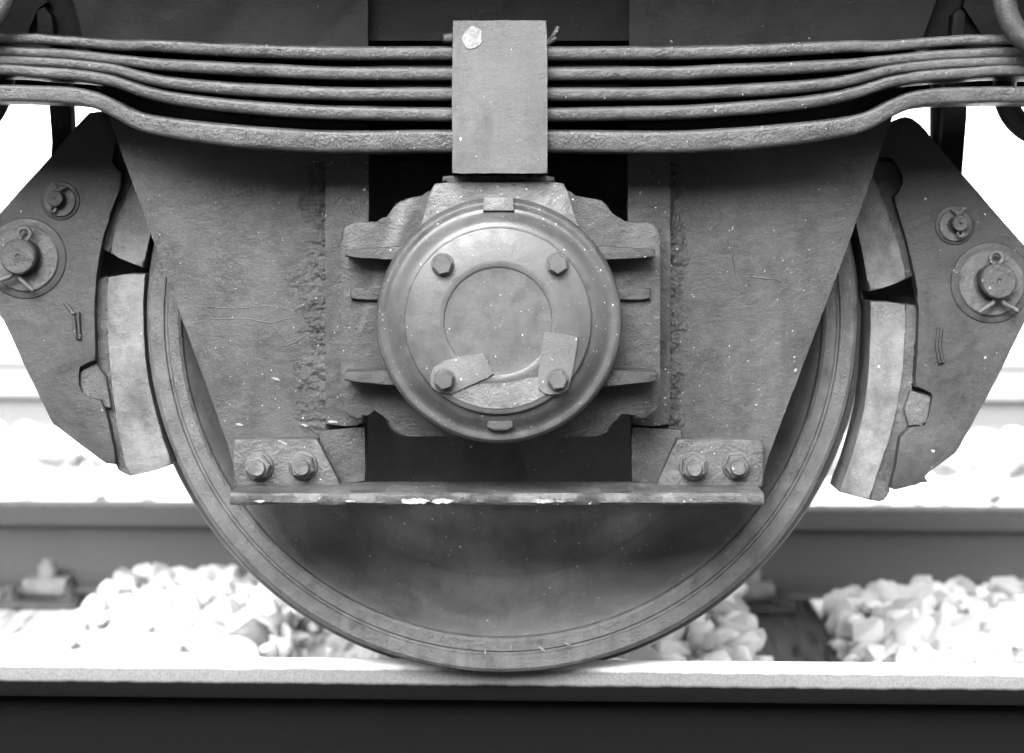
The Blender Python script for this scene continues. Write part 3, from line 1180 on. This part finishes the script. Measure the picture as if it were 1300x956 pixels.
block([(1104, 370), (1128, 363), (1152, 354), (1140, 310), (1125, 265), (1108, 222), (1090, 190), (1050, 170), (1072, 230), (1086, 280), (1096, 325)],
      [(1152, 354), (1160, 350), (1161, 343), (1150, 305), (1140, 270), (1135, 257), (1137, 250), (1148, 234), (1143, 214), (1137, 206), (1115, 205), (1100, 200), (1108, 222), (1125, 265), (1140, 310)], None)


def pin(parent, px, py, rp, rw, cot_deg, notch):
    cx, cz = P(px, py, YH)
    r, R = S(rp, YH), S(rw, YH)
    lathe('washer', [(r * 1.02, YH - .0055), (R * .96, YH - .0058), (R, YH - .0045), (R, YH + .001)], cx + S(4, YH) * (1 if px < 650 else -1), cz - S(3, YH), M_WASHER, parent, 48, rev=True)
    lathe('washer_seat', [(R * .9, YH - .0022), (R * 1.12, YH - .0022), (R * 1.2, YH - .0016), (R * 1.26, YH + .001)], cx + S(4, YH) * (1 if px < 650 else -1), cz - S(3, YH), M_HANGER, parent, 40, rev=True)
    L_ = r * 1.0 + .008
    lathe('pin', [(r, YH + .002), (r, YH - L_ + .0025), (r * .9, YH - L_), (r * .16, YH - L_), (r * .08, YH - L_ + .002), (0, YH - L_ + .002)], cx, cz, M_PIN, parent, 32)
    # split pin through the end: an eye above or below and two spread legs
    a = math.radians(cot_deg)
    d = Vector((math.cos(a), 0, math.sin(a)))
    n = Vector((-d.z, 0, d.x))
    c0 = Vector((cx, YH - L_ * .62, cz))
    e = r * .34
    rr_ = max(.0022, r * .14)
    eye = []
    for k in range(15):
        t = math.radians(200 + 320 * k / 14 - 180)
        eye.append(c0 + d * (r * .95 + e + e * -math.cos(t)) + n * (e * math.sin(t)))
    tube('split_pin', eye, rr_, M_BOLT, parent, 8)
    for sg in (-1, 1):
        tube('split_pin', [c0 - d * r * .8, c0 - d * r * 1.25 + n * sg * r * .3, c0 - d * (R * .92) + n * sg * (r * notch)], rr_, M_BOLT, parent, 8)


pin(hl, 73, 252, 10.5, 20, 255, .9)
pin(hl, 29, 325, 22.5, 42, 78, 1.15)
pin(hr, 1216, 283, 10.5, 20.5, 275, .9)
pin(hr, 1262, 356, 22.5, 42, 92, 1.1)
for hh, pl in ((hl, [(82, 384), (93, 398), (99, 396), (101, 430), (97, 429), (93, 402)]), (hr, [(1192, 416), (1189, 440), (1193, 461), (1197, 460), (1193, 438), (1195, 418)])):
    tube('spring_clip', [(P(a, b, YH - .004)[0], YH - .004, P(a, b, YH - .004)[1]) for a, b in pl], .0022, M_HANGER, hh, 8)


def bar(name, pts, y, thick):
    prism(name, pts, y, thick, M_DARK, WAG, .002)


bar('hanger_link', [(56, 60), (86, 60), (91, 167), (84, 262), (60, 262), (66, 180)], .03, .03)
bar('hanger_link', [(1202, 60), (1230, 60), (1227, 150), (1221, 222), (1225, 290), (1200, 290), (1196, 182)], .03, .03)
bar('hanger_link', [(1184, 60), (1193, 60), (1193, 190), (1190, 290), (1184, 290)], .06, .02)

# flecks of thrown pale dirt stuck to the plates and the rim
for px, py, ln, wd, ang, yy_, par in ((350, 481, 12, 3, -18, YG, gl), (389, 541, 14, 3, -22, YG, gl), (304, 539, 10, 3.2, -12, YG, gl), (359, 562, 13, 3.4, -28, YB, stay), (423, 535.5, 13, 3.4, -4, -.117, gl),
                                     (1010, 470, 5, 3, 40, YG, gr), (960, 514, 4, 2.6, 30, YG, gr), (930, 290, 6, 1.6, 70, YG, gr), (1040, 240, 4, 2.4, 20, YG, gr),
                                     (688, 824, 13, 2.6, -40, .001, WS), (721, 818, 11, 2, -30, .001, WS), (649, 822, 8, 1.8, 80, .001, WS), (616, 828, 7, 2.6, 80, .0006, WS), (612, 816.5, 10, 1.6, 0, .001, WS)):
    a = math.radians(ang)
    pts = []
    for k in range(10):
        t = 2 * math.pi * k / 10
        u, v = ln / 2 * math.cos(t) * random.uniform(.85, 1.1), wd / 2 * math.sin(t) * random.uniform(.7, 1.1)
        pts.append((px + u * math.cos(a) + v * math.sin(a), py - u * math.sin(a) + v * math.cos(a)))
    prism('paint_fleck', pts, yy_ - .0012, .002, M_WHITE, par, 0)
